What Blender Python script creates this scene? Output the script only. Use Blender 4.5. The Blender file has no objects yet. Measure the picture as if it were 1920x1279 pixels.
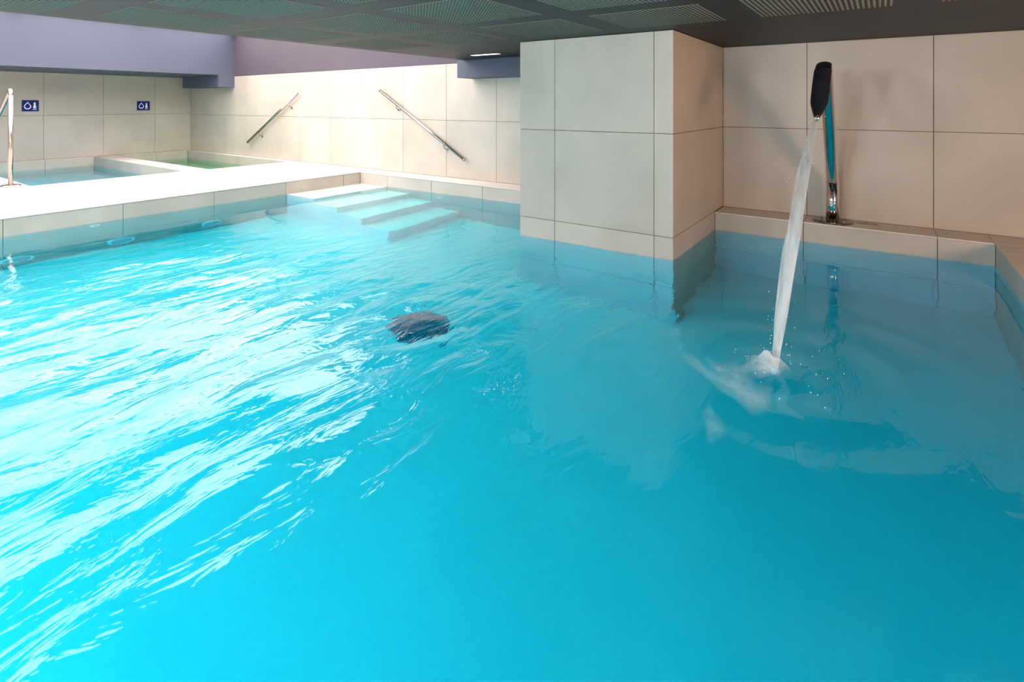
import bpy, bmesh, math, random
from mathutils import Vector, Matrix, noise
random.seed(7)
C = bpy.context.scene.collection
sc = bpy.context.scene

# ---------------------------------------------------------------- camera, world, light, exposure
F_PX, HORIZON, YAW, EYE = 986.93, 195.28, 0.611, 1.4
cam_d = bpy.data.cameras.new('camera'); cam = bpy.data.objects.new('camera', cam_d); C.objects.link(cam)
cam_d.sensor_fit = 'HORIZONTAL'; cam_d.sensor_width = 36.0; cam_d.lens = 36.0 * F_PX / 1920
cam_d.shift_y = -(1279 / 2 - HORIZON) / 1920; cam_d.clip_start = 0.05
cam.location = (0, 0, EYE); cam.rotation_euler = (math.pi / 2, 0, YAW)
sc.camera = cam
sc.view_settings.view_transform = 'Standard'; sc.view_settings.look = 'None'
sc.view_settings.gamma = 1; sc.view_settings.use_curve_mapping = False
sc.view_settings.exposure = 0.0
w = bpy.data.worlds.new('world'); sc.world = w; w.use_nodes = True
w.node_tree.nodes['Background'].inputs[0].default_value = (0.8, 0.88, 1, 1)
w.node_tree.nodes['Background'].inputs[1].default_value = 0.0
try:
    sc.cycles.max_bounces = 10; sc.cycles.diffuse_bounces = 5; sc.cycles.transmission_bounces = 8
    sc.cycles.sample_clamp_indirect = 6; sc.cycles.blur_glossy = 0.4
    sc.cycles.use_denoising = True
except Exception: pass

def area(name, loc, rot, sx, sy, power, col):
    d = bpy.data.lights.new(name, 'AREA'); d.shape = 'RECTANGLE'; d.size = sx; d.size_y = sy
    d.energy = power; d.color = col
    o = bpy.data.objects.new(name, d); C.objects.link(o); o.location = loc; o.rotation_euler = rot
    return o
WELL_L = 7.0        # radiance of the luminous ceiling panels over the deck
WARM = (1.0, 0.91, 0.90)
# added fill lights behind the viewer, brightening the pillar and the spout wall
for x in (-4.4, -2.8, -1.2):
    area('added_hall_fill', (x, -2.7, 1.85), (math.radians(72), 0, 0), 0.9, 0.4, 94, (1.0, 0.94, 0.90))
# added warm fill, out of view to the right, tinting the pillar's side
area('added_warm_fill', (2.9, 2.6, 1.25), (math.radians(90), 0, math.radians(90)), 1.2, 1.0, 165, (1.0, 0.60, 0.40))
# added cyan fill under water, out of view, for the pool's glow
for x, p_ in ((-6.6, 22), (-5.2, 34), (-3.8, 105), (-2.4, 215), (-1.0, 160), (0.3, 62)):
    area('added_underwater_fill', (x, -2.5, -0.55), (math.radians(86), 0, 0), 0.5, 0.5, p_, (0.06, 0.82, 1.04))
# added fill hidden at the near sides, brightening the two plunge pools
for x in (-13.6, -11.8):
    area('added_underwater_fill', (x, 2.31, -0.4), (math.radians(90), 0, 0), 0.5, 0.4, 28, (0.08, 0.72, 1.0))
    area('added_underwater_fill', (x, 4.79, -0.4), (math.radians(90), 0, 0), 0.5, 0.4, 7, (0.15, 0.95, 0.85))

# ---------------------------------------------------------------- room dimensions
WB = 6.49; WL = -14.85; WR = 3.0; WF = -3.2       # back, left, right and front walls
DK = 0.198; ZJ = 1.133; ZT = 2.065; HI = 3.08      # deck, tile joint, tile top / low ceiling, high ceiling
PX0, PX1, PY0, PY1 = -7.57, 0.813, -2.6, 6.11     # main pool
BED = -1.42
EDGE = -5.19                                      # left edge of the low ceiling
BEAM = -12.63

# ---------------------------------------------------------------- materials
def mat(name, col, rough=0.5, metal=0.0, spec=0.5):
    m = bpy.data.materials.new(name); m.use_nodes = True
    b = m.node_tree.nodes['Principled BSDF']
    b.inputs['Base Color'].default_value = (*col, 1); b.inputs['Roughness'].default_value = rough
    b.inputs['Metallic'].default_value = metal; b.inputs['Specular IOR Level'].default_value = spec
    return m
def mottled(name, c1, c2, scale, rough=0.5, spec=0.5, vary=0.05, bump=0.02, metal=0.0, grain=60):
    """colour drifting between c1 and c2 with a small tone difference from piece to piece and a fine grain"""
    m = mat(name, c1, rough, metal, spec); nt = m.node_tree; N = nt.nodes.new; L = nt.links.new
    b = nt.nodes['Principled BSDF']
    tc = N('ShaderNodeTexCoord'); geo = N('ShaderNodeNewGeometry'); oi = N('ShaderNodeObjectInfo')
    n1 = N('ShaderNodeTexNoise'); n1.inputs['Scale'].default_value = scale; n1.inputs['Detail'].default_value = 5
    L(geo.outputs['Position'], n1.inputs['Vector'])
    mx = N('ShaderNodeMix'); mx.data_type = 'RGBA'
    rmp = N('ShaderNodeMapRange'); rmp.inputs[1].default_value = 0.35; rmp.inputs[2].default_value = 0.65
    L(n1.outputs['Fac'], rmp.inputs[0]); L(rmp.outputs[0], mx.inputs[0])
    mx.inputs[6].default_value = (*c1, 1); mx.inputs[7].default_value = (*c2, 1)
    hsv = N('ShaderNodeHueSaturation'); mr = N('ShaderNodeMapRange')
    mr.inputs[3].default_value = 1 - vary; mr.inputs[4].default_value = 1 + vary
    L(oi.outputs['Random'], mr.inputs[0]); L(mr.outputs[0], hsv.inputs['Value']); L(mx.outputs[2], hsv.inputs['Color'])
    L(hsv.outputs[0], b.inputs['Base Color'])
    n2 = N('ShaderNodeTexNoise'); n2.inputs['Scale'].default_value = grain; n2.inputs['Detail'].default_value = 3
    L(geo.outputs['Position'], n2.inputs['Vector'])
    bp = N('ShaderNodeBump'); bp.inputs['Strength'].default_value = bump; bp.inputs['Distance'].default_value = 0.01
    L(n2.outputs['Fac'], bp.inputs['Height']); L(bp.outputs[0], b.inputs['Normal'])
    return m
def emis(name, col, strength):
    m = bpy.data.materials.new(name); m.use_nodes = True; nt = m.node_tree; nt.nodes.clear()
    e = nt.nodes.new('ShaderNodeEmission'); o = nt.nodes.new('ShaderNodeOutputMaterial')
    e.inputs[0].default_value = (*col, 1); e.inputs[1].default_value = strength
    nt.links.new(e.outputs[0], o.inputs[0]); return m
def water_mat(name, dens, colour, bump, scale, rough=0.0):
    m = bpy.data.materials.new(name); m.use_nodes = True; nt = m.node_tree; nt.nodes.clear(); N = nt.nodes.new; L = nt.links.new
    out = N('ShaderNodeOutputMaterial'); g = N('ShaderNodeBsdfGlass'); g.inputs['IOR'].default_value = 1.333
    g.inputs['Roughness'].default_value = rough
    va = N('ShaderNodeVolumeAbsorption'); va.inputs['Color'].default_value = (*colour, 1); va.inputs['Density'].default_value = dens
    geo = N('ShaderNodeNewGeometry'); mp = N('ShaderNodeMapping'); mp.inputs['Scale'].default_value = (scale * 1.8, scale * 0.7, scale)
    mp.inputs['Rotation'].default_value = (0, 0, 0.12)
    n = N('ShaderNodeTexNoise'); n.inputs['Scale'].default_value = 1.0; n.inputs['Detail'].default_value = 4; n.inputs['Roughness'].default_value = 0.5; n.inputs['Distortion'].default_value = 0.6
    bp = N('ShaderNodeBump'); bp.inputs['Strength'].default_value = 1.0; bp.inputs['Distance'].default_value = bump
    L(geo.outputs['Position'], mp.inputs['Vector']); L(mp.outputs[0], n.inputs['Vector']); L(n.outputs['Fac'], bp.inputs['Height'])
    # calmer along the left wall and in the right alcove
    sp_ = N('ShaderNodeSeparateXYZ'); a1 = N('ShaderNodeMapRange'); a2 = N('ShaderNodeMapRange'); mu = N('ShaderNodeMath'); mu.operation = 'MULTIPLY'
    for q, lo, hi, t0, t1 in ((a1, -6.2, -4.6, 0.15, 1.0), (a2, -1.9, -0.7, 1.0, 0.35)):
        q.interpolation_type = 'SMOOTHSTEP'
        q.inputs[1].default_value = lo; q.inputs[2].default_value = hi; q.inputs[3].default_value = t0; q.inputs[4].default_value = t1; L(sp_.outputs[0], q.inputs[0])
    a3 = N('ShaderNodeMapRange'); a3.interpolation_type = 'SMOOTHSTEP'; mv = N('ShaderNodeMath'); mv.operation = 'MULTIPLY'
    for k, v in zip((1, 2, 3, 4), (3.0, 4.3, 1.0, 0.3)): a3.inputs[k].default_value = v
    L(sp_.outputs[1], a3.inputs[0]); L(a3.outputs[0], mv.inputs[1]); L(mu.outputs[0], mv.inputs[0])
    L(geo.outputs['Position'], sp_.inputs[0]); L(a1.outputs[0], mu.inputs[0]); L(a2.outputs[0], mu.inputs[1]); L(mv.outputs[0], bp.inputs['Strength'])
    L(bp.outputs[0], g.inputs['Normal']); L(g.outputs[0], out.inputs['Surface']); L(va.outputs[0], out.inputs['Volume'])
    return m
M = {}
M['tile'] = mottled('cream_stone_tile', (0.46, 0.415, 0.36), (0.40, 0.362, 0.31), 1.6, 0.42, 0.4, 0.03, 0.03)
M['grout'] = mat('grout', (0.16, 0.12, 0.09), 0.9)
M['decktile'] = mottled('deck_stone_tile', (0.62, 0.56, 0.50), (0.57, 0.515, 0.46), 1.3, 0.5, 0.4, 0.02, 0.04)
M['pooltile'] = mottled('pool_stone', (0.82, 0.82, 0.78), (0.76, 0.77, 0.73), 1.1, 0.6, 0.3, 0.02, 0.03)
M['paint'] = mottled('lavender_paint', (0.084, 0.070, 0.088), (0.076, 0.062, 0.080), 0.8, 0.7, 0.3, 0.0, 0.02)
M['beam'] = mottled('blue_grey_paint', (0.074, 0.084, 0.122), (0.068, 0.077, 0.114), 0.7, 0.55, 0.4, 0.0, 0.02)
M['white'] = mottled('white_plaster', (0.8, 0.78, 0.75), (0.76, 0.74, 0.71), 1.0, 0.8, 0.3, 0.0, 0.02)
M['ceil'] = mottled('dark_satin_ceiling', (0.018, 0.019, 0.021), (0.013, 0.015, 0.017), 1.2, 0.5, 0.22, 0.0, 0.03, grain=14)
M['fleece'] = mottled('pale_acoustic_backing', (0.92, 0.66, 0.45), (0.86, 0.60, 0.41), 3.0, 0.9, 0.2, 0.0, 0.0)
M['steel'] = mottled('polished_steel', (0.46, 0.40, 0.36), (0.40, 0.35, 0.31), 9.0, 0.22, 0.5, 0.0, 0.005, 1.0)
M['dark_steel'] = mottled('dark_steel', (0.22, 0.19, 0.17), (0.16, 0.14, 0.13), 9.0, 0.2, 0.5, 0.0, 0.0, 1.0)
M['chrome'] = mottled('chrome', (0.80, 0.80, 0.80), (0.74, 0.74, 0.75), 5.0, 0.07, 0.5, 0.0, 0.0, 1.0)
M['black'] = mottled('black_rubber', (0.012, 0.014, 0.02), (0.02, 0.022, 0.03), 8.0, 0.35, 0.5, 0.0, 0.01)
M['blue'] = mottled('navy_sign_enamel', (0.003, 0.008, 0.13), (0.003, 0.02, 0.16), 6.0, 0.5, 0.2, 0.0, 0.0)
M['print'] = mottled('white_print', (0.85, 0.87, 0.92), (0.8, 0.82, 0.9), 6.0, 0.5, 0.4, 0.0, 0.0)
M['plastic'] = mottled('white_plastic', (0.82, 0.84, 0.84), (0.78, 0.80, 0.80), 6.0, 0.35, 0.5, 0.0, 0.0)
M['lens'] = mottled('pale_lens', (0.50, 0.52, 0.48), (0.46, 0.48, 0.45), 6.0, 0.6, 0.5, 0.0, 0.0)
M['grate'] = mottled('dark_grate', (0.05, 0.17, 0.22), (0.07, 0.22, 0.28), 9.0, 0.8, 0.1, 0.0, 0.0)
M['well'] = emis('luminous_panel', WARM, WELL_L)
M['lamp'] = emis('lit_diffuser', (1.0, 0.97, 0.93), 4.0)
M['front'] = emis('added_front_glow', (1.0, 0.98, 0.95), 0.5)  # glow of the added panel behind the viewer
M['water'] = water_mat('pool_water', 1.1, (0.0, 0.895, 0.938), 0.020, 3.2, 0.015)
M['water_cold'] = water_mat('plunge_water', 2.4, (0.0, 0.90, 0.925), 0.004, 3.0)
M['water_green'] = water_mat('plunge_water_green', 2.0, (0.0, 0.94, 0.83), 0.004, 3.0)
def froth_mat(faded=False):
    m = bpy.data.materials.new('froth'); m.use_nodes = True; nt = m.node_tree; nt.nodes.clear(); N = nt.nodes.new; L = nt.links.new
    out = N('ShaderNodeOutputMaterial'); mix = N('ShaderNodeMixShader'); tr = N('ShaderNodeBsdfTransparent')
    mix2 = N('ShaderNodeMixShader'); d = N('ShaderNodeBsdfDiffuse'); t = N('ShaderNodeBsdfTranslucent')
    d.inputs[0].default_value = (0.86, 0.92, 0.95, 1); t.inputs[0].default_value = (0.86, 0.92, 0.95, 1)
    tc = N('ShaderNodeTexCoord'); mp = N('ShaderNodeMapping'); mp.inputs['Scale'].default_value = (26, 3, 3)
    n = N('ShaderNodeTexNoise'); n.inputs['Scale'].default_value = 1.0; n.inputs['Detail'].default_value = 4
    mr = N('ShaderNodeMapRange'); mr.inputs[1].default_value = 0.3; mr.inputs[2].default_value = 0.62
    mr.inputs[3].default_value = 0.35; mr.inputs[4].default_value = 0.95
    geo = N('ShaderNodeNewGeometry'); sx = N('ShaderNodeSeparateXYZ'); hz = N('ShaderNodeMapRange'); mm = N('ShaderNodeMath'); mm.operation = 'MULTIPLY'
    hz.inputs[1].default_value = 0.55; hz.inputs[2].default_value = 1.2; hz.inputs[3].default_value = 0.95; hz.inputs[4].default_value = 0.40
    L(geo.outputs['Position'], sx.inputs[0]); L(sx.outputs[2], hz.inputs[0])
    L(tc.outputs['Object'], mp.inputs['Vector']); L(mp.outputs[0], n.inputs['Vector']); L(n.outputs['Fac'], mr.inputs[0])
    mix2.inputs[0].default_value = 0.5; L(d.outputs[0], mix2.inputs[1]); L(t.outputs[0], mix2.inputs[2])
    L(mr.outputs[0], mm.inputs[0]); L(hz.outputs[0], mm.inputs[1])
    if faded:
        at = N('ShaderNodeAttribute'); at.attribute_name = 'fade'; m3 = N('ShaderNodeMath'); m3.operation = 'MULTIPLY'
        L(at.outputs['Fac'], m3.inputs[0]); L(mr.outputs[0], m3.inputs[1]); L(m3.outputs[0], mix.inputs[0]); mp.inputs['Scale'].default_value = (9, 9, 9)
    else: L(mm.outputs[0], mix.inputs[0])
    L(tr.outputs[0], mix.inputs[1]); L(mix2.outputs[0], mix.inputs[2]); L(mix.outputs[0], out.inputs[0])
    return m
M['froth'] = froth_mat(); M['foam'] = froth_mat(True)

# ---------------------------------------------------------------- helpers
def obj(name, bm, m, parent=None, smooth=False):
    bmesh.ops.recalc_face_normals(bm, faces=bm.faces)
    me = bpy.data.meshes.new(name); bm.to_mesh(me); bm.free()
    if m: me.materials.append(M[m] if isinstance(m, str) else m)
    if smooth:
        for p in me.polygons: p.use_smooth = True
    o = bpy.data.objects.new(name, me); C.objects.link(o)
    if parent: o.parent = parent
    return o
def box(bm, x0, x1, y0, y1, z0, z1):
    vs = [bm.verts.new(p) for p in ((x0, y0, z0), (x1, y0, z0), (x1, y1, z0), (x0, y1, z0), (x0, y0, z1), (x1, y0, z1), (x1, y1, z1), (x0, y1, z1))]
    for f in ((0, 1, 2, 3), (4, 5, 6, 7), (0, 1, 5, 4), (1, 2, 6, 5), (2, 3, 7, 6), (3, 0, 4, 7)): bm.faces.new([vs[i] for i in f])
def bx(*a):
    bm = bmesh.new(); box(bm, *a); return bm
def struct(name, bm, m, parent=None, label=None):
    o = obj(name, bm, m, parent)
    if parent is None:
        o['kind'] = 'structure'
        if label: o['label'] = label
    return o
def thing(name, label, cat, loc=(0, 0, 0), group=None):
    o = bpy.data.objects.new(name, None); C.objects.link(o); o.location = loc; o.empty_display_size = 0.1
    o['label'] = label; o['category'] = cat
    if group: o['group'] = group
    return o
def tag(o, label, cat, group=None, kind=None):
    o['label'] = label; o['category'] = cat
    if group: o['group'] = group
    if kind: o['kind'] = kind
    return o
def tile_mesh(axis, sign, plane, u0, u1, v0, v1, t=0.012, gap=0.0025, ch=0.002):
    """one chamfered slab whose face looks along sign*axis; u,v are the two other axes in x,y,z order"""
    bm = bmesh.new(); u0 += gap; u1 -= gap; v0 += gap; v1 -= gap
    def P(u, v, d):
        c = [u, v]; c.insert(axis, plane + sign * d); return c
    r = []
    for k, (i, d) in enumerate(((0, 0), (0, t - ch), (ch, t))):
        r.append([bm.verts.new(P(*q, d)) for q in ((u0 + i, v0 + i), (u1 - i, v0 + i), (u1 - i, v1 - i), (u0 + i, v1 - i))])
    for a, b in ((0, 1), (1, 2)):
        for i in range(4): bm.faces.new((r[a][i], r[a][(i + 1) % 4], r[b][(i + 1) % 4], r[b][i]))
    bm.faces.new(r[2]); bm.faces.new(r[0][::-1])
    return bm
def tile_area(parent, axis, sign, plane, us, vs, m='tile', skip=None, t=0.012, gap=0.0025):
    for i in range(len(us) - 1):
        for j in range(len(vs) - 1):
            if skip and skip((us[i] + us[i + 1]) / 2, (vs[j] + vs[j + 1]) / 2): continue
            obj('tile', tile_mesh(axis, sign, plane, us[i], us[i + 1], vs[j], vs[j + 1], t, gap), m, parent)
def grid(a, b, *inner): return [a] + sorted(x for x in inner if a + 0.03 < x < b - 0.03) + [b]
def tube(bm, pts, rads, seg=20, cap=True, flat=None):
    """sweep a circle (or an ellipse: flat gives the side scale) along points"""
    rings = []; n = len(pts); pts = [Vector(p) for p in pts]; side0 = None
    for i, p in enumerate(pts):
        d = (pts[min(i + 1, n - 1)] - pts[max(i - 1, 0)]).normalized()
        ref = side0 if side0 is not None else (Vector((1, 0, 0)) if abs(d.x) < 0.9 else Vector((0, 1, 0)))
        a = (ref - d * ref.dot(d)).normalized(); side0 = a; b = d.cross(a)
        r = rads[i] if isinstance(rads, (list, tuple)) else rads
        k = flat[i] if flat else 1.0
        rings.append([bm.verts.new(p + a * r * math.cos(t) + b * r * k * math.sin(t)) for t in (2 * math.pi * j / seg for j in range(seg))])
    for i in range(n - 1):
        for j in range(seg): bm.faces.new((rings[i][j], rings[i][(j + 1) % seg], rings[i + 1][(j + 1) % seg], rings[i + 1][j]))
    if cap: bm.faces.new(rings[0][::-1]); bm.faces.new(rings[-1])
def tb(*a, **k):
    bm = bmesh.new(); tube(bm, *a, **k); return bm
def lathe(bm, c, prof, axis=(0, 0, 1), seg=28):
    """profile of (radius, height) turned about an axis through c"""
    q = Vector((0, 0, 1)).rotation_difference(Vector(axis)); c = Vector(c); rings = []
    for r, h in prof: rings.append([bm.verts.new(c + q @ Vector((r * math.cos(t), r * math.sin(t), h))) for t in (2 * math.pi * j / seg for j in range(seg))])
    for i in range(len(rings) - 1):
        for j in range(seg): bm.faces.new((rings[i][j], rings[i][(j + 1) % seg], rings[i + 1][(j + 1) % seg], rings[i + 1][j]))
    bm.faces.new(rings[0][::-1]); bm.faces.new(rings[-1])
def lt(*a, **k):
    bm = bmesh.new(); lathe(bm, *a, **k); return bm
def smooth_path(ctrl, n=8):
    """Catmull-Rom through control rows (x, y, z, radius, flatness)"""
    out = []; c = [ctrl[0]] + list(ctrl) + [ctrl[-1]]
    for i in range(1, len(c) - 2):
        for k in range(n):
            t = k / n; row = []
            for a, b, d, e in zip(c[i - 1], c[i], c[i + 1], c[i + 2]):
                row.append(0.5 * (2 * b + (d - a) * t + (2 * a - 5 * b + 4 * d - e) * t * t + (3 * b - a - 3 * d + e) * t ** 3))
            out.append(row)
    out.append(list(ctrl[-1])); return out

# ---------------------------------------------------------------- walls
XJ_BACK = [-14.2, -13.17, -12.09, -11.05, -9.985, -8.958, -7.927, -6.885, -5.868, -4.837, -3.80]
wall_back = struct('wall_back', bx(WL - 0.2, WR + 0.2, WB + 0.012, WB + 0.3, -1.6, HI + 0.1), 'grout', label='back wall clad in large cream tiles')
tile_area(wall_back, 1, -1, WB + 0.012, grid(WL, -3.15, *XJ_BACK), [DK, ZJ, ZT])
tile_area(wall_back, 1, -1, WB + 0.012, grid(-1.517, WR, -0.653, 0.418, 1.49, 2.56), [DK, ZJ, ZT])
struct('plaster', bx(WL, EDGE + 0.2, WB - 0.004, WB + 0.012, ZT + 0.002, HI), 'paint', wall_back)
wall_left = struct('wall_left', bx(WL - 0.3, WL - 0.012, WF, WB + 0.02, -1.6, HI + 0.1), 'grout', label='left wall of large cream tiles behind the plunge pools')
tile_area(wall_left, 0, 1, WL - 0.012, grid(WF, WB, -1.85, -0.78, 0.30, 1.38, 2.45, 3.52, 4.59, 5.65), [DK, 1.155, ZT + 0.02])
wall_right = struct('wall_right', bx(WR + 0.012, WR + 0.3, WF, WB + 0.02, -1.6, HI + 0.1), 'grout', label='right wall of large cream tiles')
tile_area(wall_right, 0, -1, WR + 0.012, grid(WF, WB, -2.0, -0.93, 0.14, 1.21, 2.28, 3.35, 4.42, 5.46), [DK, ZJ, ZT])
# front wall behind the viewer with a glowing panel added for reflections
bm = bmesh.new()
box(bm, WL - 0.2, WR + 0.2, WF - 0.3, WF, -1.6, 0.36); box(bm, WL - 0.2, WR + 0.2, WF - 0.3, WF, 1.96, HI + 0.1)
box(bm, WL - 0.2, -7.2, WF - 0.3, WF, 0.36, 1.96); box(bm, 2.0, WR + 0.2, WF - 0.3, WF, 0.36, 1.96)
struct('wall_front', bm, 'tile')
glow_panel = struct('added_glow_panel_1', bx(-7.2, 2.0, WF - 0.16, WF - 0.15, 0.36, 1.96), 'front')  # unseen glowing panel, added to give the metal something to reflect
for i in range(6):
    x = -7.2 + i * 9.2 / 5
    struct('added_panel_frame', bx(x - 0.03, x + 0.03, WF - 0.14, WF - 0.04, 0.36, 1.96), 'steel', glow_panel)

# ---------------------------------------------------------------- deck (floor) round the pools
P1 = (-14.75, -10.215, 2.27, 4.385); P2 = (-14.75, -10.14, 4.745, 6.36)
def rects_minus(x0, x1, y0, y1, holes):
    xs = sorted({x0, x1, *[h[0] for h in holes], *[h[1] for h in holes]}); ys = sorted({y0, y1, *[h[2] for h in holes], *[h[3] for h in holes]})
    for i in range(len(xs) - 1):
        for j in range(len(ys) - 1):
            cx, cy = (xs[i] + xs[i + 1]) / 2, (ys[j] + ys[j + 1]) / 2
            if not any(h[0] < cx < h[1] and h[2] < cy < h[3] for h in holes): yield xs[i], xs[i + 1], ys[j], ys[j + 1]
T = 0.012
bm = bmesh.new()
e = 0.012
H1 = (P1[0] - e, P1[1] + e, P1[2] - e, P1[3] + e); H2 = (P2[0] - e, P2[1] + e, P2[2] - e, P2[3] + e)
for r in rects_minus(WL - .2, PX0 - e, WF - .2, WB + .2, (H1, H2)): box(bm, *r, BED - .15, DK - T)
box(bm, PX0 - e, PX1 + e, PY1 + e, WB + .2, BED - .15, DK - T)
box(bm, PX1 + e, WR + .2, WF - .2, WB + .2, BED - .15, DK - T)
box(bm, PX0 - e, PX1 + e, WF - .2, PY0 - e, BED - .15, DK - T)
floor = struct('floor', bm, 'grout', label='cream tiled pool deck')
YJ = [2.538 + 1.073 * k for k in range(-6, 4)]
inP = lambda h: (lambda x, y: h[0] < x < h[1] and h[2] < y < h[3])
def deck_skip(x, y): return inP(P1)(x, y) or inP(P2)(x, y)
xs = grid(WL, PX0 + 0.006, P1[0], P1[1], P2[1], -8.63, -9.68, -11.3, -12.4, -13.5)
ys = grid(WF, WB, *YJ, P1[2], P1[3], P2[2], P2[3])
tile_area(floor, 2, 1, DK - T, xs, ys, 'decktile', deck_skip, gap=0.0015)
tile_area(floor, 2, 1, DK - T, grid(PX0 + 0.006, -3.1, -6.87, -5.845, -4.81, -3.8), [PY1 - 0.006, WB], 'decktile', gap=0.0015)
tile_area(floor, 2, 1, DK - T, grid(-1.517, PX1 - 0.006, -0.648, 0.421), [PY1 - 0.006, WB], 'decktile', gap=0.0015)
tile_area(floor, 2, 1, DK - T, grid(PX1 - 0.006, WR, 1.9), grid(WF, WB, *YJ, PY1), 'decktile', gap=0.0015)
tile_area(floor, 2, 1, DK - T, grid(PX0, PX1, -6.87, -5.8, -4.73, -3.66, -2.59, -1.52, -0.45), [WF, PY0 + 0.006], 'decktile', gap=0.0015)

# ---------------------------------------------------------------- main pool shell
basin = struct('pool_basin', bx(PX0 - .2, PX1 + .2, PY0 - .2, PY1 + .2, BED - .14, BED), 'pooltile', label='pale tiled basin of the main pool')
ZR = [BED, -0.735, DK - T]
tile_area(basin, 0, 1, PX0 - e, grid(PY0, PY1, *YJ, 5.747), ZR, 'tile')
tile_area(basin, 1, -1, PY1 + e, grid(PX0, -3.1, -6.868, -5.845, -4.81, -3.8), ZR, 'tile')
tile_area(basin, 1, -1, PY1 + e, grid(-1.517, PX1, -0.648, 0.421), ZR, 'tile')
tile_area(basin, 0, -1, PX1 + e, grid(PY0, PY1, *YJ), ZR, 'tile')
tile_area(basin, 1, 1, PY0 - e, grid(PX0, PX1, -6.87, -5.8, -4.73, -3.66, -2.59, -1.52, -0.45), ZR, 'tile')

# plunge pool shells
def plunge(P, joints_x, joints_y, bed):
    bs = struct('plunge_basin', bx(P[0] - .15, P[1] + .15, P[2] - .15, P[3] + .15, bed - .05, bed), 'pooltile')
    tile_area(bs, 0, 1, P[0] - e, grid(P[2], P[3], *joints_y), [bed, DK - T], 'tile')
    tile_area(bs, 0, -1, P[1] + e, grid(P[2], P[3], *joints_y), [bed, DK - T], 'tile')
    tile_area(bs, 1, 1, P[2] - e, grid(P[0], P[1], *joints_x), [bed, DK - T], 'tile')
    tile_area(bs, 1, -1, P[3] + e, grid(P[0], P[1], *joints_x), [bed, DK - T], 'tile')
    return bs
plunge(P1, (-13.3, -12.25, -11.2), (3.52,), -1.2)['label'] = 'tiled basin of the blue plunge pool beside the steel hand rail'
plunge(P2, (-13.3, -12.25, -11.2), (5.65,), -1.2)['label'] = 'tiled basin of the green plunge pool in the corner'

# ---------------------------------------------------------------- pillar
pillar = struct('pillar', bx(-3.155, -1.529, 4.683, WB + 0.1, BED - .1, ZT), 'grout', label='square pillar clad in large cream tiles standing in the pool')
PZ = [BED, -0.735, DK + 0.005, ZJ, ZT]
tile_area(pillar, 1, -1, 4.683, [-3.167, -2.738, -1.693, -1.517], PZ, t=0.012)
tile_area(pillar, 0, 1, -1.529, [4.671, 5.72, 6.11], PZ[:3], t=0.012)
tile_area(pillar, 0, 1, -1.529, [4.671, WB], PZ[2:], t=0.012)
tile_area(pillar, 0, -1, -3.155, [4.671, 5.6, WB], PZ, t=0.012)

# ---------------------------------------------------------------- ceilings and beams
SL = ZT + 0.0025
low = struct('ceiling', bx(EDGE, WR + .2, WF - .2, WB + .2, SL, SL + 0.12), 'ceil', label='low dark ceiling with perforated squares')
struct('upstand', bx(EDGE, EDGE + 0.12, WF - .2, WB - 0.01, SL + 0.12, HI + .05), 'beam', low)
NH, SQ = 27, 0.822
def perforated():
    bm = bmesh.new(); p = SQ / NH; r = p * 0.36; zb = -0.0018
    def hv(x, y, z): return bm.verts.new((x, y, z))
    gv = {}
    for i in range(NH + 1):
        for j in range(NH + 1): gv[i, j] = hv(i * p, j * p, 0)
    for i in range(NH):
        for j in range(NH):
            cx, cy = (i + .5) * p, (j + .5) * p
            ring = [hv(cx + r * math.cos(a), cy + r * math.sin(a), 0) for a in (math.pi * (k / 4 + 1 / 8) for k in range(8))]
            up = [hv(v.co.x, v.co.y, 0.002) for v in ring]
            A, B, D, E_ = gv[i, j], gv[i + 1, j], gv[i + 1, j + 1], gv[i, j + 1]
            # ring index 0..7 at 22.5, 67.5, ... : 7,0 face right; 1,2 top; 3,4 left; 5,6 bottom
            for q in ((B, D, ring[0], ring[7]), (D, E_, ring[2], ring[1]), (E_, A, ring[4], ring[3]), (A, B, ring[6], ring[5])): bm.faces.new(q)
            for c_, a, b in ((D, 0, 1), (E_, 2, 3), (A, 4, 5), (B, 6, 7)): bm.faces.new((c_, ring[b], ring[a]))
            for k in range(8): bm.faces.new((ring[k], ring[(k + 1) % 8], up[(k + 1) % 8], up[k]))
    me = bpy.data.meshes.new('perforated_panel'); bm.to_mesh(me); bm.free(); me.materials.append(M['ceil']); return me
pm = perforated()
bk = bmesh.new(); box(bk, 0.004, SQ - 0.004, 0.004, SQ - 0.004, 0.0016, 0.0024)
bme = bpy.data.meshes.new('backing'); bk.to_mesh(bme); bk.free(); bme.materials.append(M['fleece'])
for ix in range(8):
    for iy in range(-1, 6):
        x = -5.015 + 1.0665 * ix; y = 3.585 - 1.065 * (iy - 0)
        if y > 4.4 or x + SQ > WR: continue
        o = bpy.data.objects.new('perforated_panel', pm); C.objects.link(o); o.parent = low; o.location = (x, y, ZT)
        b_ = bpy.data.objects.new('backing', bme); C.objects.link(b_); b_.parent = o
# luminous well above the left deck
high = struct('ceiling', bx(WL - .2, EDGE + .2, WF - .2, WB + .2, HI, HI + 0.1), 'white', label='high white ceiling over the left deck')
# beam along the left wall, and the two boxed drops on the back wall
struct('beam', bx(WL - .1, BEAM, WF, 6.12, ZT + 0.015, HI - 0.001), 'beam', label='long blue grey beam over the left tiled wall')
struct('beam', bx(-14.45, BEAM + 0.002, 6.12, WB, 1.80, HI - 0.001), 'beam', label='boxed beam drop in the far corner')
struct('beam', bx(-5.31, -3.16, 6.12, WB, 1.80, ZT + 0.001), 'beam', label='boxed beam on the back wall left of the pillar')

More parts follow.
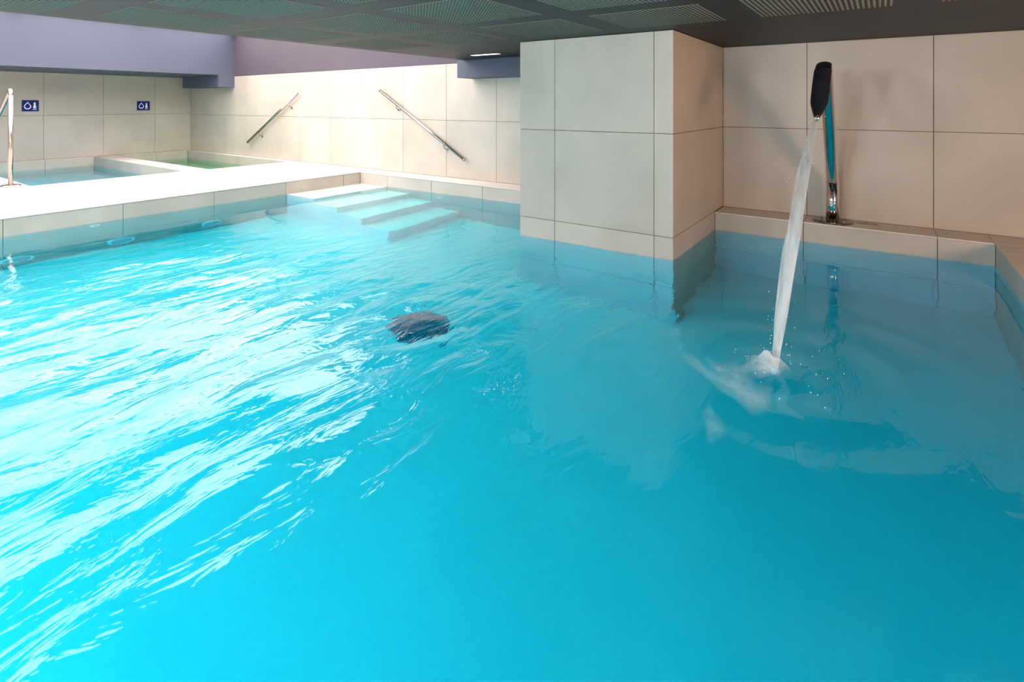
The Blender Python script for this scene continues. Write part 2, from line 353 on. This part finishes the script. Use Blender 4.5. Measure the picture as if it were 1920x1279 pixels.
def ceiling_light(x0, x1, y0, y1, z, label, m, group, fr=0.018):
    t = thing('ceiling_light', label, 'light', ((x0 + x1) / 2, (y0 + y1) / 2, z), group)
    hx, hy = (x1 - x0) / 2, (y1 - y0) / 2
    bm = bmesh.new()
    for a in ((-hx, hx, -hy, -hy + fr), (-hx, hx, hy - fr, hy), (-hx, -hx + fr, -hy + fr, hy - fr), (hx - fr, hx, -hy + fr, hy - fr)): box(bm, *a, -0.006, 0.0)
    obj('frame', bm, 'ceil' if m == 'lamp' else 'white', t)
    obj('diffuser', bx(-hx + fr, hx - fr, -hy + fr, hy - fr, -0.003, -0.001), m, t)
ceiling_light(-4.59, -4.09, 5.49, 5.65, ZT + 0.002, 'lit rectangular light set in the dark ceiling left of the pillar', 'lamp', None)
for i in range(4):
    for j in range(5):
        x = BEAM + 0.02 + 1.825 * i; y = WF + 0.15 + 1.9 * j
        ceiling_light(x + 0.02, x + 1.81, y, y + 1.86, HI - 0.001, 'square luminous panel in the high ceiling above the left deck', 'well', 'luminous panels above the left deck')

# ---------------------------------------------------------------- stairs in the pool corner
st = thing('pool_stairs', 'four white tiled steps descending into the far corner of the pool', 'steps', (PX0, 4.70, BED))
for i, (x, z) in enumerate(((-6.88, -0.018), (-6.335, -0.36), (-5.80, -0.71), (-5.27, -1.06))):
    bm = bx(0, x - PX0, 0, PY1 - 4.70 - 0.001, 0 if i == 3 else (-0.36, -0.71, -1.06)[i] - BED - 0.0, z - BED)
    bmesh.ops.bevel(bm, geom=bm.edges[:], offset=0.006, segments=2, affect='EDGES')
    obj('step', bm, 'pooltile', st)

# ---------------------------------------------------------------- water
def sstep(a, b, x):
    t = min(1, max(0, (x - a) / (b - a))); return t * t * (3 - 2 * t)
def waves(x, y):
    p = Vector((x, y, 0))
    d = math.hypot(x + 0.46, y - 3.08)
    z = 0.014 * noise.noise(Vector((x * 1.4 + 3, y * 0.8, 0.3))) + 0.010 * noise.noise(Vector((x * 3.6, y * 1.7 + 9, 1.7)))
    z += 0.0040 * noise.noise(Vector((x * 9 + y, y * 4.5 - x, 4.1)))
    z *= 1 + 0.9 * (1 - sstep(0.6, 2.0, y)) * (1 - sstep(-1.6, -0.6, x))
    z *= 1 - 0.65 * sstep(3.0, 4.3, y)
    z *= (0.25 + 0.75 * sstep(-6.4, -4.6, x)) * (1 - 0.45 * sstep(-1.9, -0.7, x))
    z += 0.010 * math.sin(d * 17) * math.exp(-d * 1.9) + 0.0014 * math.sin(d * 8 + 3 * noise.noise(p * 0.8)) * math.exp(-d * 0.45)
    d2 = math.hypot(x + 2.4, y - 2.4)
    z += 0.011 * math.sin(d2 * 19) * math.exp(-d2 * 2.4) * (0.5 + noise.noise(Vector((x * 5, y * 5, 0))))
    return z
def water_body(name, x0, x1, y0, y1, bottom, m, step, amp=1.0, lvl=0.0):
    nx, ny = int((x1 - x0) / step), int((y1 - y0) / step); vs = []; fs = []
    for j in range(ny + 1):
        for i in range(nx + 1):
            x, y = x0 + (x1 - x0) * i / nx, y0 + (y1 - y0) * j / ny; vs.append((x, y, lvl + amp * waves(x, y)))
    idx = lambda i, j: j * (nx + 1) + i
    for j in range(ny):
        for i in range(nx): fs.append((idx(i, j), idx(i + 1, j), idx(i + 1, j + 1), idx(i, j + 1)))
    rim = [idx(i, 0) for i in range(nx)] + [idx(nx, j) for j in range(ny)] + [idx(i, ny) for i in range(nx, 0, -1)] + [idx(0, j) for j in range(ny, 0, -1)]
    b0 = len(vs)
    for k in rim: vs.append((vs[k][0], vs[k][1], bottom))
    n = len(rim)
    for k in range(n): fs.append((rim[k], b0 + k, b0 + (k + 1) % n, rim[(k + 1) % n]))
    fs.append(tuple(range(b0 + n - 1, b0 - 1, -1)))
    me = bpy.data.meshes.new(name); me.from_pydata(vs, [], fs); me.materials.append(M[m])
    for p in me.polygons: p.use_smooth = len(p.vertices) == 4 and abs(p.normal.z) > 0.5
    o = bpy.data.objects.new(name, me); C.objects.link(o); return o
g = 0.006
tag(water_body('pool_water', PX0 - g, PX1 + g, PY0 - g, PY1 + g, BED - 0.01, 'water', 0.035),
    'rippled turquoise water filling the large main pool', 'water', kind='stuff')
tag(water_body('plunge_water', P1[0] - g, P1[1] + g, P1[2] - g, P1[3] + g, -1.21, 'water_cold', 0.06, 0.4),
    'calm blue water in the plunge pool beside the steel hand rail', 'water', kind='stuff')
tag(water_body('plunge_water', P2[0] - g, P2[1] + g, P2[2] - g, P2[3] + g, -1.21, 'water_green', 0.06, 0.4),
    'green tinted water in the small plunge pool in the far corner', 'water', kind='stuff')

# ---------------------------------------------------------------- fittings in the pool walls and bed
def pool_light(y, z, label):
    t = thing('pool_light', label, 'light', (PX0, y, z), 'round underwater lights in the left pool wall')
    bm = bmesh.new(); lathe(bm, (0, 0, 0), [(0.14, 0), (0.14, 0.012), (0.125, 0.022), (0.11, 0.022), (0.105, 0.01), (0.105, 0)], (1, 0, 0), 32); obj('ring', bm, 'plastic', t, True)
    obj('lens', lt((0, 0, 0), [(0.104, 0), (0.104, 0.008), (0.07, 0.016), (0.02, 0.02)], (1, 0, 0)), 'lens', t, True)
pool_light(1.571, -1.14, 'round underwater light in left pool wall, nearest the viewer')
pool_light(2.513, -1.14, 'round underwater light in left pool wall, middle one of three')
pool_light(3.572, -1.14, 'round underwater light in left pool wall, closest to the pool steps')
def inlet(loc, ax, label):
    t = thing('water_inlet', label, 'inlet', loc)
    obj('flange', lt((0, 0, 0), [(0.052, 0), (0.052, 0.006), (0.044, 0.011), (0.024, 0.011), (0.022, 0.002), (0.022, 0)], ax), 'plastic', t, True)
    obj('nozzle', lt((0, 0, 0), [(0.018, 0), (0.018, 0.008), (0.010, 0.009), (0.009, 0.004)], ax, 16), 'black', t, True)
inlet((PX0, 2.258, -0.14), (1, 0, 0), 'small white round inlet under water in left pool wall')
inlet((-5.68, PY1, -0.36), (0, -1, 0), 'small white round inlet under water to the right of the steps')
def floor_drain(x, y, r, label):
    t = thing('floor_drain', label, 'drain', (x, y, BED))
    obj('rim', lt((0, 0, 0), [(r, 0), (r, 0.02), (r * 0.86, 0.035), (r * 0.8, 0.03), (r * 0.8, 0)], seg=36), 'grate', t, True)
    bm = bmesh.new()
    for k in range(-6, 7):
        yy = k * r * 0.12; h = math.sqrt(max(0, (r * 0.8) ** 2 - yy * yy)); box(bm, -h, h, yy - r * 0.035, yy + r * 0.035, 0.005, 0.03)
    obj('grating', bm, 'grate', t)
    obj('well', lt((0, 0, 0), [(r * 0.79, 0), (r * 0.79, 0.006)]), 'grate', t)
floor_drain(-3.33, 3.33, 0.26, 'dark round grated drain on the pool floor')

# ---------------------------------------------------------------- swan-neck water spout
sp = thing('water_spout', 'tall steel swan-neck water spout with black nozzle on the back ledge', 'spout', (-0.405, 6.30, DK))
obj('base_plate', lt((0, 0, 0), [(0.178, 0), (0.178, 0.007), (0.172, 0.011), (0.06, 0.012)], seg=48), 'dark_steel', sp, True)
for a in (35, 145, 215, 325):
    c = (0.125 * math.cos(math.radians(a)), 0.125 * math.sin(math.radians(a)), 0.011)
    obj('bolt', lt(c, [(0.013, 0), (0.013, 0.008), (0.009, 0.010), (0.009, 0.020), (0.004, 0.024)], seg=12), 'chrome', sp)
low_c = [(0, 0, 0.010, .060, 1), (0, 0, 0.18, .060, 1), (0, 0, 0.42, .060, 1)]
obj('post', tb([p[:3] for p in low_c], [p[3] for p in low_c], 28), 'chrome', sp, True)
obj('collar', lt((0, 0, 0.405), [(0.0615, 0), (0.0625, 0.004), (0.0625, 0.014), (0.058, 0.018)]), 'chrome', sp, True)
neck = smooth_path([(0, 0, .415, .057, 1), (0, -.14, .62, .056, .95), (0, -.40, 1.0, .055, .85), (0, -.66, 1.34, .055, .75), (0, -.82, 1.50, .058, .62),
                    (0, -.95, 1.545, .062, .5), (0, -1.10, 1.48, .064, .45)], 6)
obj('neck', tb([p[:3] for p in neck], [p[3] for p in neck], 28, flat=[p[4] for p in neck]), 'chrome', sp, True)
head = smooth_path([(0, -1.07, 1.495, .066, .5), (0, -1.16, 1.43, .067, .48), (0, -1.34, 1.275, .066, .46), (0, -1.42, 1.205, .062, .46), (-.002, -1.50, 1.143, .040, .55), (-.004, -1.56, 1.10, .022, .9)], 6)
nz = obj('nozzle', tb([p[:3] for p in head], [p[3] for p in head], 28, flat=[p[4] for p in head]), 'black', sp, True)
nz['label'] = 'black nozzle head'
obj('mouth', tb([(-.004, -1.555, 1.104), (-.005, -1.59, 1.083)], [.021, .018], 20), 'chrome', sp, True)

# water jet falling from the nozzle (base values in metres)
jet = [(-0.411, 4.712, 1.282, .014), (-.415, 4.55, 1.222, .022), (-.418, 4.347, 1.112, .03), (-.433, 4.05, .913, .036), (-.440, 3.705, .635, .040), (-.449, 3.544, .488, .041),
       (-.456, 3.3, .244, .033), (-.459, 3.156, .088, .021), (-.461, 3.081, 0.0, .016), (-.462, 3.05, -.04, .012)]
jp = smooth_path(jet, 7)
bm = bmesh.new(); seg = 22; rings = []
for i, (x, y, z, r) in enumerate(jp):
    rr = []
    for j in range(seg):
        a = 2 * math.pi * j / seg; k = 1 + 0.16 * noise.noise(Vector((math.cos(a) * 2, math.sin(a) * 2, i * 0.12)))
        rr.append(bm.verts.new((x + r * k * math.cos(a), y + r * .6 * math.sin(a) * k, z + r * .5 * math.sin(a) * k)))
    rings.append(rr)
for i in range(len(rings) - 1):
    for j in range(seg): bm.faces.new((rings[i][j], rings[i][(j + 1) % seg], rings[i + 1][(j + 1) % seg], rings[i + 1][j]))
tag(obj('water_jet', bm, 'froth', None, True), 'white jet of water falling from the steel spout into the pool', 'water', kind='stuff')

# drops round the jet
bm = bmesh.new(); rnd = random.Random(3)
def drop(x, y, z, r):
    bmesh.ops.create_icosphere(bm, subdivisions=1, radius=r, matrix=Matrix.Translation((x, y, z)))
for k in range(70):
    t = rnd.random(); i = int(t * (len(jp) - 10)); x, y, z, r = jp[i]
    drop(x + rnd.gauss(0, .045), y + rnd.gauss(0, .07), z + rnd.gauss(0, .03) + .01, rnd.uniform(.0015, .0035))
for k in range(60):
    a = rnd.random() * 6.28; d = abs(rnd.gauss(0, .22)); drop(-.46 + d * math.cos(a), 3.08 + d * math.sin(a), abs(rnd.gauss(.02, .025)) + .012, rnd.uniform(.0015, .0035))
tag(obj('water_drops', bm, 'plastic', None, True), 'scattered white drops around the falling water jet', 'water', kind='stuff')

# froth where the jet lands, and thin foam drifting away from it; the fade attribute is how dense the bubbles are
def foam_patch(bm, lay, cx, cy, rx, ry, h, seed, rot=0.0, dens=1.0, nr=9, na=40):
    rows = []
    for i in range(nr + 1):
        t = i / nr; row = []
        for j in range(na):
            a = 2 * math.pi * j / na
            k = 1 + 0.55 * noise.noise(Vector((math.cos(a) * 1.6, math.sin(a) * 1.6, seed)))
            x, y = rx * t * k * math.cos(a), ry * t * k * math.sin(a)
            x, y = x * math.cos(rot) - y * math.sin(rot), x * math.sin(rot) + y * math.cos(rot)
            z = h * (1 - t * t) ** 1.5 * (1 + 0.8 * noise.noise(Vector((x * 22, y * 22, seed)))) + waves(cx + x, cy + y) + 0.004
            v = bm.verts.new((cx + x, cy + y, z)); v[lay] = dens * (1 - t ** 1.6); row.append(v)
        rows.append(row)
    for i in range(nr):
        for j in range(na): bm.faces.new((rows[i][j], rows[i][(j + 1) % na], rows[i + 1][(j + 1) % na], rows[i + 1][j]))
def foam_obj(patches, label):
    bm = bmesh.new(); lay = bm.verts.layers.float.new('fade')
    for p in patches: foam_patch(bm, lay, *p)
    return tag(obj('foam', bm, 'foam', None, True), label, 'foam', kind='stuff')
foam_obj([(-.475, 3.05, .075, .075, .07, 2.2, 0, 1.1), (-.52, 3.02, .11, .11, .035, 5.1, 0, .9)], 'small white mound of foam where the jet hits the pool')
foam_obj([(-.60, 2.80, .13, .26, .004, 1.3, .5, .6), (-.80, 2.86, .06, .20, .003, 3.3, .9, .32), (-.47, 2.74, .07, .15, .003, 6.1, .1, .34), (-.60, 2.38, .05, .13, .002, 8.4, .3, .25)],
         'thin pale foam drifting on the water in front of the jet')

# slotted steel cover on the ledge beside the spout
t = thing('ledge_drain', 'small rectangular steel slot cover on the ledge beside the spout base', 'drain', (-0.115, 6.36, DK))
bm = bmesh.new()
for a in ((-.10, .10, -.045, -.035), (-.10, .10, .035, .045), (-.10, -.09, -.035, .035), (.09, .10, -.035, .035)): box(bm, *a, 0, .006)
obj('frame', bm, 'steel', t)
for k in range(5): obj('slat', bx(-.09, .09, -.030 + k * .0135, -.030 + k * .0135 + .006, .001, .005), 'steel', t)
obj('well', bx(-.09, .09, -.035, .035, 0, .001), 'black', t)
obj('screw', lt((.02, 0, .004), [(.008, 0), (.008, .004), (.003, .006)], seg=12), 'chrome', t)

# ---------------------------------------------------------------- wall handrails
def wall_rail(p0, p1, brs, label):
    """p0, p1: ends (x, z) of the bar; brs: x of the two brackets on the wall"""
    y = WB - 0.075; t = thing('wall_handrail', label, 'handrail', (p0[0], WB, p0[1]), 'steel handrails fixed to the back wall')
    L_ = lambda x, yy, z: (x - p0[0], yy - WB, z - p0[1])
    obj('rail', tb([L_(p0[0], y, p0[1]), L_(p1[0], y, p1[1])], .026, 20), 'steel', t, True)
    dz = (p1[1] - p0[1]) / (p1[0] - p0[0]); u = Vector((p1[0] - p0[0], 0, p1[1] - p0[1])).normalized()
    for q, s in ((p0, -1), (p1, 1)):
        c = Vector(L_(q[0], y, q[1])); obj('end_cap', lt(c, [(.0275, -.004), (.0275, .008), (.020, .013)], u * s, 20), 'steel', t, True)
    for x in brs:
        z = p0[1] + dz * (x - p0[0])
        b = obj('bracket', tb([L_(x, y, z - .022), L_(x + .01, y, z - .06), L_(x + .015, y + .01, z - .095), L_(x + .015, y + .04, z - .112), L_(x + .015, WB - .004, z - .115)], .0085, 10), 'steel', t, True)
        obj('mounting_disc', lt(L_(x + .015, WB, z - .115), [(.034, 0), (.034, .006), (.028, .010), (.012, .011)], (0, -1, 0), 20), 'steel', b, True)
wall_rail((-11.90, .525), (-9.95, 1.615), (-11.42, -10.27), 'slanting steel handrail rising to the right on the back wall, above the green plunge pool')
wall_rail((-7.40, 1.645), (-5.42, .515), (-7.0, -5.87), 'slanting steel handrail falling to the right on the back wall, above the pool steps')

# ---------------------------------------------------------------- free-standing rail by the blue plunge pool
t = thing('pool_handrail', 'polished steel handrail standing on the deck beside the blue plunge pool', 'handrail', (-10.45, 2.105, DK))
obj('flange', lt((0, 0, 0), [(.12, 0), (.12, .014), (.10, .022), (.03, .024)], seg=32), 'steel', t, True)
obj('flange', lt((-2.1, 0, 0), [(.12, 0), (.12, .014), (.10, .022), (.03, .024)], seg=32), 'steel', t, True)
obj('post', tb([(0, 0, .01), (0, 0, .6), (0, 0, 1.345)], .027, 20), 'steel', t, True)
obj('post', tb([(-2.1, 0, .01), (-2.1, 0, .36)], .027, 20), 'steel', t, True)
rl = smooth_path([(0, 0, 1.335, .028), (-.012, 0, 1.385, .028), (-.06, 0, 1.39, .028), (-.4, 0, 1.19, .028), (-1.2, 0, .76, .028), (-1.95, 0, .37, .028), (-2.08, 0, .33, .028), (-2.1, 0, .30, .028)], 5)
obj('rail', tb([p[:3] for p in rl], .028, 20), 'steel', t, True)

# ---------------------------------------------------------------- two small pictogram signs
def sign(y, z, wd, ht, label):
    t = thing('wall_sign', label, 'sign', (WL, y, z), 'blue pictogram signs on the left wall')
    bm = bx(0, .008, -wd / 2, wd / 2, -ht / 2, ht / 2); bmesh.ops.bevel(bm, geom=bm.edges[:], offset=.002, segments=1, affect='EDGES')
    obj('plate', bm, 'blue', t)
    k = ht / .24 * 1.25; x0, x1 = .0082, .0105
    def ring(cy, cz, outer, inner):
        bm = bmesh.new(); n = len(outer); A = [bm.verts.new((x1, cy + a, cz + b)) for a, b in outer]; B = [bm.verts.new((x1, cy + a, cz + b)) for a, b in inner]
        for i in range(n): bm.faces.new((A[i], A[(i + 1) % n], B[(i + 1) % n], B[i]))
        return bm
    def dropshape(s):
        pts = []
        for i in range(25):
            a = math.radians(-52 + i * (284 / 24) - 180 + 90 + 0) if False else math.radians(35 - i * (250 / 24)); pts.append((s * .9 * math.cos(a), s * (.9 * math.sin(a)) - s * .25))
        pts.append((0, s * 1.25)); return pts
    obj('drop_symbol', ring(-.035 * k * wd / ht / 1.4 - .01, 0, dropshape(.052 * k), dropshape(.038 * k)), 'print', t)
    c = .055 * k
    n = 20; body = []
    for i in range(n):
        a = 2 * math.pi * i / n; body.append((.022 * k * math.cos(a), .022 * k * math.sin(a) - .022 * k))
    bm = bmesh.new(); bm.faces.new([bm.verts.new((x1, c + a, b)) for a, b in body])
    body = [(.013 * k * math.cos(math.pi * i / 8), .045 * k + .013 * k * math.sin(math.pi * i / 8)) for i in range(9)] + [(-.013 * k, -.01 * k), (.013 * k, -.01 * k)]
    bm.faces.new([bm.verts.new((x1 + .0003, c + a, b)) for a, b in body])
    obj('thermometer_symbol', bm, 'print', t)
    bm = bmesh.new()
    for q in range(3): box(bm, x0 - .0005, x1, c - .026 * k + q * .019 * k, c - .026 * k + q * .019 * k + .013 * k, -.068 * k, -.054 * k)
    obj('small_print', bm, 'print', t)
sign(3.30, 1.365, .275, .24, 'small blue sign with white drop and thermometer, above the blue plunge pool')
sign(5.40, 1.36, .275, .225, 'small navy sign with white drop and thermometer, above the green plunge pool')
